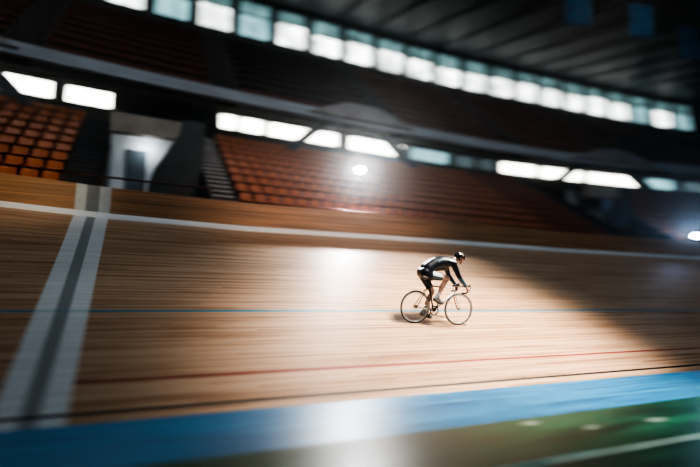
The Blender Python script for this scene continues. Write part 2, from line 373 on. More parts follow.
# concourse back slab between portals (roof of the vomitory)
for k, (a, b_) in enumerate(PORT):
    bm = bmesh.new(); sweep(bm, [(16.6, 7.7), (19.2, 8.5), (24.6, 8.5), (24.6, 8.3), (16.6, 7.45)], a, b_, .5, closed=True, caps=True); struct('portal_roof', bm, 'concrete')
    bm = bmesh.new()                                 # lintel beam, tapered like the photo
    Q = [(a+.0, 7.58), (b_-.38, 7.60), (b_-.75, 7.02), (a+.02, 6.95)]
    A = [bm.verts.new(P(u, 16.45, z)) for u, z in Q]; B = [bm.verts.new(P(u, 16.75, z)) for u, z in Q]
    fs = [bm.faces.new(A), bm.faces.new(B[::-1])]+[bm.faces.new((A[i], B[i], B[(i+1) % 4], A[(i+1) % 4])) for i in range(4)]
    bmesh.ops.recalc_face_normals(bm, faces=fs); struct('portal_lintel', bm, 'lintel')
    bm = bmesh.new()                                 # pale inner wall
    sweep(bm, [(17.6, 3.3), (17.6, 7.75), (17.8, 7.75), (17.8, 3.3)], a+.02, b_-.02, .5, closed=True, caps=True); struct('wall_portal_back', bm, 'portal_pale')
    bm = bmesh.new()                                 # door leaf in the inner wall
    sweep(bm, [(17.55, 4.4), (17.55, 6.75), (17.6, 6.75), (17.6, 4.4)], a+.52, a+1.15, .5, closed=True, caps=True); struct('door_%d' % (k+1), bm, 'bluewall')
    bm = bmesh.new()                                 # dark raking flank on the right of the opening
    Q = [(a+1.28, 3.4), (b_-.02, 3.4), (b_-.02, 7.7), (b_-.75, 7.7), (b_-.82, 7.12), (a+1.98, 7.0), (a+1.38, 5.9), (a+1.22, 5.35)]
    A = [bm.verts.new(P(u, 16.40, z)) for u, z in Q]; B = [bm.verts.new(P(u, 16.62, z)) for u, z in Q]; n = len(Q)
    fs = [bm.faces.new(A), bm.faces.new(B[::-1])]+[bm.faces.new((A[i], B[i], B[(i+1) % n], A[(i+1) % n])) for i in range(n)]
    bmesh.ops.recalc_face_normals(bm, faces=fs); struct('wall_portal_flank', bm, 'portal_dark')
    for sgn, uu in ((0, a), (1, b_)):                # side walls of the cut, stepped with the terrace
        bm = bmesh.new(); e = .05 if sgn == 0 else -.05
        Q = [(OFF0-.25, 3.2), (OFF0-.25, 4.55), (OFF0+ROWD*NR, ZT0+ROWR*NR+.25), (20.6, 8.5), (20.6, 3.2)]
        A = [bm.verts.new(P(uu, o, z)) for o, z in Q]; B = [bm.verts.new(P(uu+e, o, z)) for o, z in Q]; n = len(Q)
        fs = [bm.faces.new(A), bm.faces.new(B[::-1])]+[bm.faces.new((A[i], B[i], B[(i+1) % n], A[(i+1) % n])) for i in range(n)]
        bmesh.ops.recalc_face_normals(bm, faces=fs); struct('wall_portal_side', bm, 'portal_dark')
    bm = bmesh.new(); sweep(bm, [(OFF0-.25, 3.2), (OFF0-.25, 3.5), (17.6, 3.5), (17.6, 3.2)], a, b_, .5, closed=True, caps=True); struct('portal_floor', bm, 'concrete')
    # handrail in front of the opening
    h = empty('handrail', P((a+b_)/2, 14.0, 3.5), 0, ('dark red handrail across the front of the left portal', 'dark handrail in front of the far right portal')[k], 'handrail')
    ctr = P((a+b_)/2, 14.0, 3.5)
    bm = bmesh.new(); tube(bm, [P(u, 14.0, 4.86)-ctr for u in us(a-.9, b_+.0, .6)], .028, 8); obj('top_rail', bm, 'rail', h)
    for u in us(a-.85, b_-.05, 1.): 
        bm = bmesh.new(); tube(bm, [P(u, 14.0, 3.5)-ctr, P(u, 14.0, 4.86)-ctr], .02, 8); obj('post', bm, 'rail', h)
bm = bmesh.new(); sweep(bm, [(13.43, 3.2), (13.43, 3.5), (14.15, 3.5), (14.15, 3.2)], UA, UB, .75, closed=True, caps=True); struct('stand_walkway', bm, 'concrete')

# ---- concourse wall with the lower window band
WO = 24.3
panes = [(-14, -9.5, 'pane'), (-9.1, -5.7, 'pane'), (-5.45, -3.5, 'pane'), (-3.06, -1.15, 'pane'), (3.82, 4.72, 'pane'), (4.88, 6.15, 'pane'), (6.42, 10.5, 'pane'), (11.25, 14.9, 'pane'), (15.35, 18.1, 'pane_teal'), (18.5, 20.1, 'pane_dim'),
         (20.4, 21.8, 'pane_dim'), (22.2, 25.1, 'pane'), (25.5, 29.1, 'pane'), (29.6, 34.2, 'pane'), (35., 37.7, 'pane_teal'), (38.4, 42, 'pane_dim'), (42.4, 45.6, 'pane')]
WB, WT = 10.38, 11.24
def rect(bm, u0, u1, o, z0, z1, thick=.1, mi=0): sweep(bm, [(o, z0), (o, z1), (o+thick, z1), (o+thick, z0)], u0, u1, .6, mi, closed=True, caps=True)
bm = bmesh.new()
rect(bm, UA, UB, WO, 8.4, WB, .3); rect(bm, UA, UB, WO, WT, 12.6, .3)
cur = UA
for a, b_, k in panes:
    if a > cur+.01: rect(bm, cur, a, WO, WB, WT, .3)
    cur = b_
rect(bm, cur, UB, WO, WB, WT, .3)
struct('wall_concourse', bm, 'bluewall')
wn = 0
def window(u0, u1, o, z0, z1, mat, nm=2, fr=.06):
    global wn; wn += 1
    bm = bmesh.new()
    rect(bm, u0, u1, o-.05, z0, z0+fr, .12); rect(bm, u0, u1, o-.05, z1-fr, z1, .12)
    for i in range(nm+1):
        uu = lerp(u0, u1-fr, i/nm); rect(bm, uu, uu+fr, o-.05, z0+fr, z1-fr, .12)
    w = struct('window_%d' % wn, bm, 'frame')
    bm = bmesh.new(); rect(bm, u0+.02, u1-.02, o+.02, z0+.02, z1-.02, .02); obj('pane', bm, mat, w)
for a, b_, k in panes: window(a, b_, WO+.06, WB, WT, k, max(1, int((b_-a)/1.9)), .05)

# ---- balcony: front strip, soffit, lip
bm = bmesh.new()
sweep(bm, [(20.05, 10.08), (20.05, 10.56), (20.2, 10.62), (20.3, 10.56), (20.3, 10.08)], UA, UB, .75, closed=True, caps=True)
struct('balcony_front', bm, 'balcony', cat='balcony', label='grey concrete edge of the upper tier')
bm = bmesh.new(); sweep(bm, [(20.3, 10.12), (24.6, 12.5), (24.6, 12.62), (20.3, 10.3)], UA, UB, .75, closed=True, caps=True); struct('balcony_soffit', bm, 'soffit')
bm = bmesh.new(); sweep(bm, [(21.0, 10.06), (21.0, 10.18), (21.2, 10.18), (21.2, 10.06)], UA, UB, .75, closed=True, caps=True); struct('trim_2', bm, 'pale')
bm = bmesh.new()
for u in us(UA+1, UB-1, 3.3):
    rect(bm, u, u+.16, 21.02, 10.1, 10.8, .16)
struct('trim_3', bm, 'soffit')
# A-shaped concrete braces with pale hoods
for uc in (-7.0, 9.75, 26.2):
    bm = bmesh.new()
    def quad_prism(Q, o0, o1, mi=0):
        A = [bm.verts.new(P(u, o0, z)) for u, z in Q]; B = [bm.verts.new(P(u, o1, z)) for u, z in Q]; n = len(Q)
        fs = [bm.faces.new(A), bm.faces.new(B[::-1])]+[bm.faces.new((A[i], B[i], B[(i+1) % n], A[(i+1) % n])) for i in range(n)]
        for f in fs: f.material_index = mi
        bmesh.ops.recalc_face_normals(bm, faces=fs)
    k = 1.0 if uc < 20 else 1.12
    quad_prism([(uc-3.75*k, 8.5), (uc-3.25*k, 8.5), (uc-1.0*k, 10.4), (uc-1.6*k, 10.4)], 20.35, 20.75, 1)
    quad_prism([(uc+3.25*k, 8.5), (uc+3.75*k, 8.5), (uc+1.6*k, 10.4), (uc+1.0*k, 10.4)], 20.35, 20.75, 1)
    struct('balcony_brace', bm, ['pale', 'soffit'])
    bm = bmesh.new()
    quad_prism([(uc-2.6*k, 10.25), (uc+3.0*k, 10.25), (uc+2.0*k, 10.72), (uc+.9*k, 11.06), (uc-.7*k, 11.02), (uc-1.6*k, 10.68)], 19.85, 20.25, 0)
    struct('balcony_hood', bm, ['pale'])

# ---- upper tier terrace
UD, UR, UO, UZ, UN = .72, .715, 20.4, 10.5, 9
pr = [(20.3, 10.4)]
for i in range(UN): pr += [(UO+UD*i-.02, UZ+UR*i), (UO+UD*(i+1)-.02, UZ+UR*i)]
pr += [(27.0, UZ+UR*UN)]
bm = bmesh.new(); sweep(bm, pr, UA, UB, .75); struct('upper_terrace', bm, 'concrete')
ustairs = [u for u in (-4.6, 3.0, 11.4, 19.8, 30.4, 39.)]
for us_ in ustairs:
    bm = bmesh.new()
    for i in range(UN*2):
        o = UO+UD*i/2; z = UZ+UR*i/2+.16
        sweep(bm, [(o-.02, z-.6), (o-.02, z), (o+.38, z), (o+.38, z-.6)], us_, us_+.9, .5, 0, closed=True, caps=True)
    struct('stair_flight', bm, 'step')
# ---- clerestory
CO, CB, CT = 27.25, 17.60, 20.05
cp = [(-14 + 2.4*i, -14+2.4*i+1.9) for i in range(25)]
bm = bmesh.new(); rect(bm, UA, UB, CO, 16.6, CB, .3); rect(bm, UA, UB, CO, CT, 20.6, .3)
cur = UA
for a, b_ in cp:
    if a > cur+.01: rect(bm, cur, a, CO, CB, CT, .3)
    cur = min(b_, UB)
if cur < UB: rect(bm, cur, UB, CO, CB, CT, .3)
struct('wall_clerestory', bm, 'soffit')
rr = random.Random(3)
for a, b_ in cp:
    b_ = min(b_, UB); zm = lerp(CB, CT, .56+.1*rr.random())
    wn += 1
    bm = bmesh.new(); fr = .06; o = CO+.06
    rect(bm, a, b_, o-.05, CB, CB+fr, .12); rect(bm, a, b_, o-.05, CT-fr, CT, .12); rect(bm, a, b_, o-.05, zm-.04, zm+.04, .12)
    mid = lerp(a, b_, rr.choice((.35, .5, .62)))
    for uu in (a, mid, b_-fr): rect(bm, uu, uu+fr, o-.05, CB+fr, CT-fr, .12)
    w = struct('window_%d' % wn, bm, 'frame')
    bm = bmesh.new(); rect(bm, a+.02, b_-.02, o+.02, CB+.02, zm, .02); obj('pane', bm, 'clerpane' if rr.random() > .18 else 'pane_teal', w)
    bm = bmesh.new(); rect(bm, a+.02, b_-.02, o+.02, zm, CT-.02, .02); obj('pane', bm, 'clerdim', w)
# ---- roof: sagging ceiling, edge beam, radial beams
def roofz(t): return 20.35 - .34*t + .34*t*t/70.
RO = 27.5
bm = bmesh.new(); sweep(bm, [(RO-.0-t, roofz(t)) if RO-t > 14.01 else (RO-t, roofz(t)) for t in (0, 2, 4, 6, 8, 10, 12, 13.4)], UA, UB, .75)
U = us(UA, UB, .75); last = [P(u, RO-13.4, roofz(13.4)) for u in U]
prev = [bm.verts.new(p) for p in last]
for t in (17, 22, 28, 36, 46):
    nx = [bm.verts.new((p.x, p.y-(t-13.4), roofz(min(t, 35)))) for p in last]
    for j in range(len(U)-1): bm.faces.new((prev[j], prev[j+1], nx[j+1], nx[j]))
    prev = nx
struct('ceiling', bm, 'ceiling', smooth=True)
bm = bmesh.new(); sweep(bm, [(26.95, 19.98), (26.95, 20.28), (27.15, 20.28), (27.15, 19.98)], UA, UB, .75, closed=True, caps=True); struct('roof_edge_beam', bm, 'beam')
u = -12.3
while u < 45:
    bm = bmesh.new(); pts = []
    for t in (.3, 3, 6, 9, 12, 13.4): pts.append(P(u, RO-t, roofz(t)-.10))
    for t in (18, 24, 32): pts.append(Vector((u, pts[5].y-(t-13.4), roofz(t)-.10)))
    tube(bm, pts, .055, 6); struct('roof_beam', bm, 'beam'); u += 2.62
# plain enclosing end walls and back wall of the hall, out of view
bm = bmesh.new()
for (x0, y0), (x1, y1) in (((UA-.2, -24), (UA-.2, 28)), ((UB+.2, -24), (UB+.2, 28))):
    box(bm, (x0, 2, 10), (.2, 52, 21))
struct('wall_ends', bm, 'concrete')
bm = bmesh.new(); box(bm, (16, -24, 10), (62, .3, 21)); struct('wall_infield', bm, 'concrete')

# ------------------------------------------------------------------ seats
def seat_shell(kind):
    """curved plastic shells: local x = width, y = depth (back is +y), z up"""
    bm = bmesh.new(); n = 8; w = .20
    if kind == 'seat': prof = [(-.205, .375), (-.20, .405), (-.17, .425), (-.08, .415), (.02, .405), (.10, .405), (.16, .43), (.185, .47)]
    else: prof = [(.182, .49), (.195, .54), (.212, .61), (.225, .68), (.23, .72), (.222, .74)]
    rows = []
    for i, (y, z) in enumerate(prof):
        k = 1.0
        if kind != 'seat' and i >= 4: k = .93 if i == 4 else .80
        if kind == 'seat' and i == 0: k = .92
        rows.append([bm.verts.new((w*k*(2*j/n-1), y-(.025*(2*j/n-1)**2 if kind != 'seat' else 0), z+(.022*(2*j/n-1)**4 if kind == 'seat' else 0))) for j in range(n+1)])
    for A, B in zip(rows, rows[1:]):
        for j in range(n): bm.faces.new((A[j], A[j+1], B[j+1], B[j])).smooth = True
    thicken(bm, .014)
    return bm
def bracket_bm():
    bm = bmesh.new()
    box(bm, (0, .05, .20), (.05, .05, .40)); box(bm, (0, -.02, .395), (.30, .24, .02)); box(bm, (0, .05, .008), (.16, .14, .016))
    return bm
ORD = ['front', 'second', 'third', 'fourth', 'fifth', 'sixth', 'seventh', 'eighth', 'top']
def ordw(k):
    a = ['', 'first', 'second', 'third', 'fourth', 'fifth', 'sixth', 'seventh', 'eighth', 'ninth', 'tenth', 'eleventh', 'twelfth', 'thirteenth', 'fourteenth', 'fifteenth', 'sixteenth', 'seventeenth', 'eighteenth', 'nineteenth', 'twentieth']
    return a[k] if k <= 20 else ('thirtieth' if k == 30 else 'twenty-'+a[k-20])
proto = empty('stadium_seat'); 
pp = [obj('seat', seat_shell('seat'), 'seat', proto), obj('backrest', seat_shell('backrest'), 'seat', proto), obj('bracket', bracket_bm(), 'bracket', proto)]
used = [False]
def put_seat(u, row, label, group):
    o_ = OFF0+ROWD*row+.38; loc = P(u, o_, ZT0+ROWR*row)
    if not used[0]: r = proto; used[0] = True
    else:
        r = proto.copy(); LINK(r)
        for c in pp: d = c.copy(); LINK(d); d.parent = r
    r.location = loc; r.rotation_euler = (0, 0, ang(u, o_)); tag(r, label, 'seat', group)
nseat = 0
PITCH = .475
left_cols = [4, 4, 5, 5, 5, 5, 5, 6, 6]
for row in range(NR):
    for c in range(left_cols[row]):
        put_seat(-2.02-PITCH*c, row, 'orange plastic seat, %s row of the left block, %s left of the dark stairs' % (ORD[row], ordw(c+1)), 'orange seats of the left block'); nseat += 1
for row in range(NR):
    for c in range(28):
        put_seat(3.25+PITCH*c, row, 'orange plastic seat, %s row right of the portal, %s along from the stairs' % (ORD[row], ordw(c+1)), 'orange seats right of the portal'); nseat += 1
# everything beyond the nearest 300: plain merged rows
def low_seat(bm, u, o_, z, rz):
    c, s = cos(rz), sin(rz)
    def T(x, y, h): p = P(u, o_, z); return bm.verts.new((p.x+c*x-s*y, p.y+s*x+c*y, p.z+h))
    w = .2
    for (ya, za, yb, zb) in ((-.2, .42, .17, .41), (.17, .41, .235, .74)):
        A = [T(-w, ya, za), T(w, ya, za), T(w, yb, zb), T(-w, yb, zb)]; bm.faces.new(A)
    A = [T(-w, -.2, .42), T(w, -.2, .42), T(w, -.2, .36), T(-w, -.2, .36)]; bm.faces.new(A)
    A = [T(-.03, .05, 0), T(.03, .05, 0), T(.03, .05, .41), T(-.03, .05, .41)]; bm.faces.new(A)
bm = bmesh.new()
for row in range(NR):
    o_ = OFF0+ROWD*row+.38; z = ZT0+ROWR*row
    u = -2.02-PITCH*left_cols[row]
    while u > UA+.4: low_seat(bm, u, o_, z, ang(u, o_)); u -= PITCH
    u = 3.25+PITCH*28
    while u < STL[1][0]-.3: low_seat(bm, u, o_, z, ang(u, o_)); u += PITCH
    u = STR[1][1]+.3
    while u < UB-.4: low_seat(bm, u, o_, z, ang(u, o_)); u += PITCH
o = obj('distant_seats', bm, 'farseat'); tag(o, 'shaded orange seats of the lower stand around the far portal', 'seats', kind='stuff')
bmr, bmk = bmesh.new(), bmesh.new()
for row in range(UN):
    o_ = UO+UD*row+.40; z = UZ+UR*row; u = UA+.4
    while u < UB-.4:
        if not any(a-.25 < u < a+1.15 for a in ustairs):
            low_seat(bmk if (4.0 < u < 11.3 and row > 0) else bmr, u, o_, z, ang(u, o_))
        u += PITCH
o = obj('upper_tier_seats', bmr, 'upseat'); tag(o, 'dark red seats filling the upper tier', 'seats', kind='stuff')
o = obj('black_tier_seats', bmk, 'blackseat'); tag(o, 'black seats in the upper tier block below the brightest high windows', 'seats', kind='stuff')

# ------------------------------------------------------------------ hanging blue banners
for k, (u, v, zt, lab) in enumerate(((16.45, 12.6, 14.75, 'blue hanging banner under the roof, leftmost of three'), (19.9, 12.2, 14.85, 'blue hanging banner under the roof, middle of three'), (22.9, 11.9, 14.4, 'blue hanging banner under the roof, rightmost at the picture edge'))):
    b0 = empty('hanging_banner', (u, v, zt-2.1), -.25, lab, 'banner', 'blue banners under the roof')
    bm = bmesh.new(); n = 12
    R2 = [[bm.verts.new((-.62+1.24*i/n, .05*sin(i*1.1)+.02*j, 2.05-1.5*j/8 - (.06*abs(2*i/n-1) if j == 8 else 0))) for i in range(n+1)] for j in range(9)]
    for A, B in zip(R2, R2[1:]):
        for i in range(n): bm.faces.new((A[i], A[i+1], B[i+1], B[i])).smooth = True
    thicken(bm, .006); obj('cloth', bm, 'banner', b0)
    bm = bmesh.new(); tube(bm, [(-.7, 0, 2.07), (.7, 0, 2.07)], .022, 8); obj('pole', bm, 'blackmetal', b0)
    ty = RO-13.4+wgt(14.1)*delta(u)
    for s in (-.6, .6):
        top = roofz(13.4+(ty-v))-(zt-2.1)
        bm = bmesh.new(); tube(bm, [(s, 0, 2.07), (s, 0, top+.05)], .008, 6); obj('cord', bm, 'cord', b0)

# ------------------------------------------------------------------ floodlights
def floodlight(loc, aim, label, glass, h, rad=.125):
    base = Vector(loc); e = empty('floodlight', base-Vector((0, 0, h)), 0, label, 'floodlight')
    d = (Vector(aim)-base).normalized(); R = d.to_track_quat('Z', 'Y').to_matrix().to_4x4(); T = Matrix.Translation((0, 0, h)) @ R
    bm = bmesh.new(); lathe(bm, [(.06, -.34), (.085, -.32), (.09, -.16), (rad*.8, -.12), (rad*1.03, -.02), (rad*1.06, .03), (rad*1.0, .03), (rad*.94, -.015), (.05, -.10)], 24, T, close=True); hd = obj('lamp_head', bm, 'blackmetal', e)
    bm = bmesh.new(); lathe(bm, [(.001, .0), (rad*.5, .006), (rad*.93, .0), (rad*.93, -.012), (.001, -.012)], 24, T, close=False); obj('lamp_glass', bm, glass, hd)
    bm = bmesh.new(); tube(bm, [(0, 0, .25), (0, 0, h-.16)], .016, 8); tube(bm, [(0, 0, h*.5), (0, 0, h*.5+.1)], .024, 8); obj('pole', bm, 'blackmetal', e)
    bm = bmesh.new(); tube(bm, [T @ Vector((rad*1.1, 0, -.08)), T @ Vector((rad*1.1, 0, -.2)), (0, 0, h-.19), T @ Vector((-rad*1.1, 0, -.2)), T @ Vector((-rad*1.1, 0, -.08))], .012, 6); obj('yoke', bm, 'blackmetal', e)
    for k in range(3):
        a = k*2*pi/3+.5; bm = bmesh.new(); tube(bm, [(0, 0, .45), (.24*cos(a), .24*sin(a), .0)], .010, 6); obj('leg', bm, 'blackmetal', e)
    return base, d
L1 = Vector((7.45, 15.2, 6.45)); row1 = 1
b1, d1 = floodlight(L1, (5.6, 6.5, .3), 'bright white floodlight on a stand among the orange seats', 'lampglass', L1.z-(ZT0+ROWR))
L2 = Vector((24.75, 13.72, 4.92))
b2, d2 = floodlight(L2, (13.0, 7.0, 1.0), 'blue-white floodlight behind the fence at the right edge', 'lampglass2', L2.z-3.5)
def lamp(name, typ, loc, aim, energy, col, **kw):
    l = bpy.data.lights.new(name, typ); l.energy = energy; l.color = col
    for k, v in kw.items(): setattr(l, k, v)
    o = bpy.data.objects.new(name, l); LINK(o); o.location = loc
    if aim is not None: o.rotation_euler = (Vector(aim)-Vector(loc)).to_track_quat('-Z', 'Y').to_euler()
    return o
#LIGHTS#
lamp('floodlight_beam', 'SPOT', b1+d1*.08, b1+d1*5, 2500, (.95, .97, 1.0), spot_size=radians(95), spot_blend=.6, shadow_soft_size=.14)
lamp('blue_floodlight_beam', 'SPOT', b2+d2*.08, (0, 0, 9.5), 1100, (.45, .68, 1.0), spot_size=radians(44), spot_blend=.6, shadow_soft_size=.14)
k = lamp('strobe_key', 'SPOT', (9.0, 5.2, 9.6), (6.5, 7.9, .9), 10800, (1.0, .88, .76), spot_size=radians(58), spot_blend=.9, shadow_soft_size=.9)
k.data.use_square = True
lamp('stand_fill', 'AREA', (3, 11.0, 12.5), (3, 17.5, 6.5), 120, (.88, .93, 1.0), shape='RECTANGLE', size=20, size_y=1.5, spread=radians(100))
lamp('stand_fill_far', 'AREA', (23, 9.5, 12.5), (24, 17, 7), 35, (.75, .86, 1.0), shape='RECTANGLE', size=18, size_y=1.5, spread=radians(110))
lamp('upper_fill', 'AREA', (8, 13.5, 15.0), (8, 24, 14.2), 130, (1.0, .82, .72), shape='RECTANGLE', size=34, size_y=1.0, spread=radians(80))
lamp('left_fill', 'SPOT', (-4.5, 1.5, 9.0), (-.9, 11.2, 2.6), 450, (.90, .95, 1.0), spot_size=radians(32), spot_blend=1., shadow_soft_size=.6)
lamp('portal_fill', 'POINT', P(.35, 17.15, 6.85), None, 16, (.90, .95, 1.0), shadow_soft_size=.12)  # unseen point light added to brighten the pale wall inside the portal
lamp('blue_spill', 'POINT', b2+Vector((-.1, .35, .55)), None, 55, (.35, .55, 1.0), shadow_soft_size=.12)
lamp('infield_fill', 'SPOT', (9.0, -1.0, 7.0), (7.6, 3.4, 0), 1700, (.85, 1.0, .92), spot_size=radians(42), spot_blend=1., shadow_soft_size=.6)
lamp('hall_fill', 'AREA', (10, 3, 13), (6, 12, 3), 520, (.72, .86, 1.0), shape='RECTANGLE', size=26, size_y=8)
lamp('seat_warm', 'SPOT', (-2.0, 1.0, 7.5), (-2.6, 14.3, 4.5), 1700, (1.0, .8, .55), spot_size=radians(22), spot_blend=1., shadow_soft_size=.6)
lamp('seat_warm_right', 'SPOT', (6.0, 0.5, 7.0), (5.6, 14.0, 4.1), 2300, (1.0, .72, .55), spot_size=radians(42), spot_blend=1., shadow_soft_size=.6)

# ------------------------------------------------------------------ cyclist + bicycle frame of reference
A0 = Vector((5.354, 8.4665, 1.1572))
X = Vector((1.0, -.094, -.094*math.tan(.479))).normalized(); _up = Vector((0, -sin(radians(9)), cos(radians(9))))
Y = _up.cross(X).normalized(); Z = X.cross(Y)
MB = Matrix(((X.x, Y.x, Z.x, A0.x), (X.y, Y.y, Z.y, A0.y), (X.z, Y.z, Z.z, A0.z), (0, 0, 0, 1)))

# ------------------------------------------------------------------ bicycle (local: x forward, y left, z up, rear tyre contact at origin)
WR, WBASE = .334, 1.015
RA, FA = Vector((0, 0, WR)), Vector((WBASE, 0, WR))
BB = Vector((.42, 0, .285)); STT = Vector((.265, 0, .80)); SADZ = .922
HTT, HTB = Vector((.848, 0, .795)), Vector((.885, 0, .668))
bike = bpy.data.objects.new('racing_bicycle', None); LINK(bike); bike.matrix_world = MB; bike.empty_display_size = .2
tag(bike, 'white and charcoal racing bicycle ridden across the wooden track', 'bicycle')
def wheel(name, c, flip):
    bm = bmesh.new(); n = 56      # deep-ish silver rim
    T = Matrix.Translation(c) @ Matrix.Rotation(pi/2, 4, 'X')
    prof = [(.288, -.009), (.306, -.0115), (.314, -.011), (.314, .011), (.306, .0115), (.288, .009), (.285, 0)]
    rings = [[bm.verts.new(T @ Vector((r*cos(2*pi*j/n), r*sin(2*pi*j/n), z))) for j in range(n)] for r, z in prof]
    for i in range(len(prof)):
        A, B = rings[i], rings[(i+1) % len(prof)]
        for j in range(n): bm.faces.new((A[j], A[(j+1) % n], B[(j+1) % n], B[j])).smooth = True
    bmesh.ops.recalc_face_normals(bm, faces=bm.faces[:])
    w_ = obj(name, bm, 'rim', bike)
    bm = bmesh.new(); tube(bm, [T @ Vector((.3215*cos(2*pi*j/n), .3215*sin(2*pi*j/n), 0)) for j in range(n)], .0125, 8, closed=True); obj('tyre', bm, 'tyre', w_)
    bm = bmesh.new(); lathe(bm, [(.005, -.05), (.012, -.05), (.012, -.036), (.022, -.034), (.022, -.029), (.013, -.026), (.013, .026), (.022, .029), (.022, .034), (.012, .036), (.012, .05), (.005, .05)], 14, T); obj('hub', bm, 'chrome', w_)
    for k in range(20):
        a = 2*pi*k/20; s = 1 if k % 2 else -1; a2 = a + (.55 if (k//2) % 2 else -.55)
        bm = bmesh.new(); tube(bm, [T @ Vector((.021*cos(a2), .021*sin(a2), s*.031)), T @ Vector((.300*cos(a), .300*sin(a), s*.002))], .0011, 4); obj('spoke', bm, 'spoke', w_)
    return w_
wheel('rear_wheel', RA, 1); wheel('front_wheel', FA, 0)
# frame
bm = bmesh.new(); S = .0
tube(bm, [BB, STT], [.017, .0155], 12, 1)                                   # seat tube
tube(bm, [STT+Vector((.004, 0, -.02)), HTT+Vector((-.0, 0, -.03))], .0150, 12, 0)
tube(bm, [BB, lerp(BB, HTB, .55), HTB+Vector((-.004, 0, .015))], [.021, .021, .019], 12, 0)
tube(bm, [HTB, HTT], .0205, 14, 0); tube(bm, [BB+Vector((0, -.036, 0)), BB+Vector((0, .036, 0))], .023, 14, 1)
for s in (-1, 1):
    tube(bm, [BB+Vector((-.02, s*.022, 0)), BB+Vector((-.12, s*.038, .01)), RA+Vector((.01, s*.062, 0))], [.012, .011, .009], 8, 0)
    tube(bm, [STT+Vector((-.005, s*.014, -.04)), lerp(STT, RA, .3)+Vector((0, s*.034, 0)), RA+Vector((.003, s*.062, 0))], [.009, .009, .008], 8, 1)
    box(bm, RA+Vector((0, s*.062, 0)), (.035, .006, .03), None, 1, .002)
obj('frame', bm, ['fwhite', 'fdark'], bike)
bm = bmesh.new()
tube(bm, [HTB+Vector((.0, -.05, -.03)), HTB+Vector((.004, 0, -.012)), HTB+Vector((.0, .05, -.03))], .016, 10)
tube(bm, [HTB+Vector((.002, -.048, -.03)), lerp(HTB, FA, .55)+Vector((-.012, -.05, 0)), FA+Vector((-.004, -.052, .0))], [.014, .012, .009], 10)
fk = obj('fork', bm, 'fwhite', bike)
bm = bmesh.new(); tube(bm, [HTB+Vector((.002, .048, -.03)), lerp(HTB, FA, .55)+Vector((-.012, .05, 0)), FA+Vector((-.004, .052, .0))], [.014, .012, .009], 10); obj('fork_blade', bm, 'forange', fk, label='orange left fork blade')
# seatpost + saddle
bm = bmesh.new(); tube(bm, [STT, Vector((.235, 0, .892))], .0135, 12); box(bm, (.235, 0, .894), (.05, .03, .014), None, 0, .003); obj('seatpost', bm, 'fdark', bike)
bm = bmesh.new(); secs = [(.075, .066, .004), (.10, .072, .006), (.15, .066, .002), (.20, .042, -.004), (.26, .024, -.006), (.32, .019, -.007), (.345, .012, -.012)]
rows = []
for x, hw, dz in secs:
    rows.append([bm.verts.new((x, hw*cos(a), SADZ+dz+(.010 if sin(a) > 0 else .026)*sin(a))) for a in [2*pi*j/14 for j in range(14)]])
for A_, B_ in zip(rows, rows[1:]):
    for j in range(14): bm.faces.new((A_[j], A_[(j+1) % 14], B_[(j+1) % 14], B_[j])).smooth = True
bm.faces.new(rows[0]); bm.faces.new(rows[-1][::-1]); bmesh.ops.recalc_face_normals(bm, faces=bm.faces[:])
sd = obj('saddle', bm, 'leather', bike)
bm = bmesh.new()
for s in (-1, 1): tube(bm, [(.11, s*.03, SADZ-.012), (.16, s*.022, SADZ-.026), (.27, s*.02, SADZ-.026), (.33, s*.008, SADZ-.012)], .0035, 6)
obj('saddle_rail', bm, 'chrome', sd)
# stem, handlebar with drops, hoods
BAR = Vector((.965, 0, .828))
bm = bmesh.new(); tube(bm, [HTT+Vector((-.003, 0, -.005)), HTT+Vector((-.012, 0, .035))], .018, 12); tube(bm, [HTT+Vector((-.010, 0, .024)), BAR], [.0165, .0155], 12); tube(bm, [BAR+Vector((0, -.024, 0)), BAR+Vector((0, .024, 0))], .021, 12); obj('stem', bm, 'fdark', bike)
HW = .205
def barpt(s): return [BAR+Vector(p) for p in ((0, 0, 0), (0, s*.10, .0), (.004, s*.17, 0), (.02, s*.197, -.001), (.055, s*HW, -.006), (.088, s*HW, -.024), (.106, s*HW, -.058), (.103, s*HW, -.096), (.078, s*HW, -.126), (.04, s*HW, -.137), (-.03, s*HW, -.140))]
bm = bmesh.new(); a = barpt(-1)[::-1]; b_ = barpt(1)[1:]; tube(bm, a+b_, .0135, 10); hb = obj('handlebar', bm, 'fdark', bike)
for s in (-1, 1):
    bm = bmesh.new(); tube(bm, barpt(s)[3:], .0160, 10); obj('bar_tape', bm, 'btape', hb)
    bm = bmesh.new(); q = BAR
    tube(bm, [q+Vector((.06, s*HW, .002)), q+Vector((.10, s*HW, .012)), q+Vector((.135, s*HW, .028)), q+Vector((.142, s*HW, .05))], [.017, .018, .016, .010], 10); h_ = obj('brake_hood', bm, 'btape', hb)
    bm = bmesh.new(); tube(bm, [q+Vector((.145, s*HW, .03)), q+Vector((.160, s*HW, -.01)), q+Vector((.150, s*HW, -.06)), q+Vector((.152, s*HW, -.085))], [.007, .006, .006, .004], 6); obj('brake_lever', bm, 'blackmetal', h_)
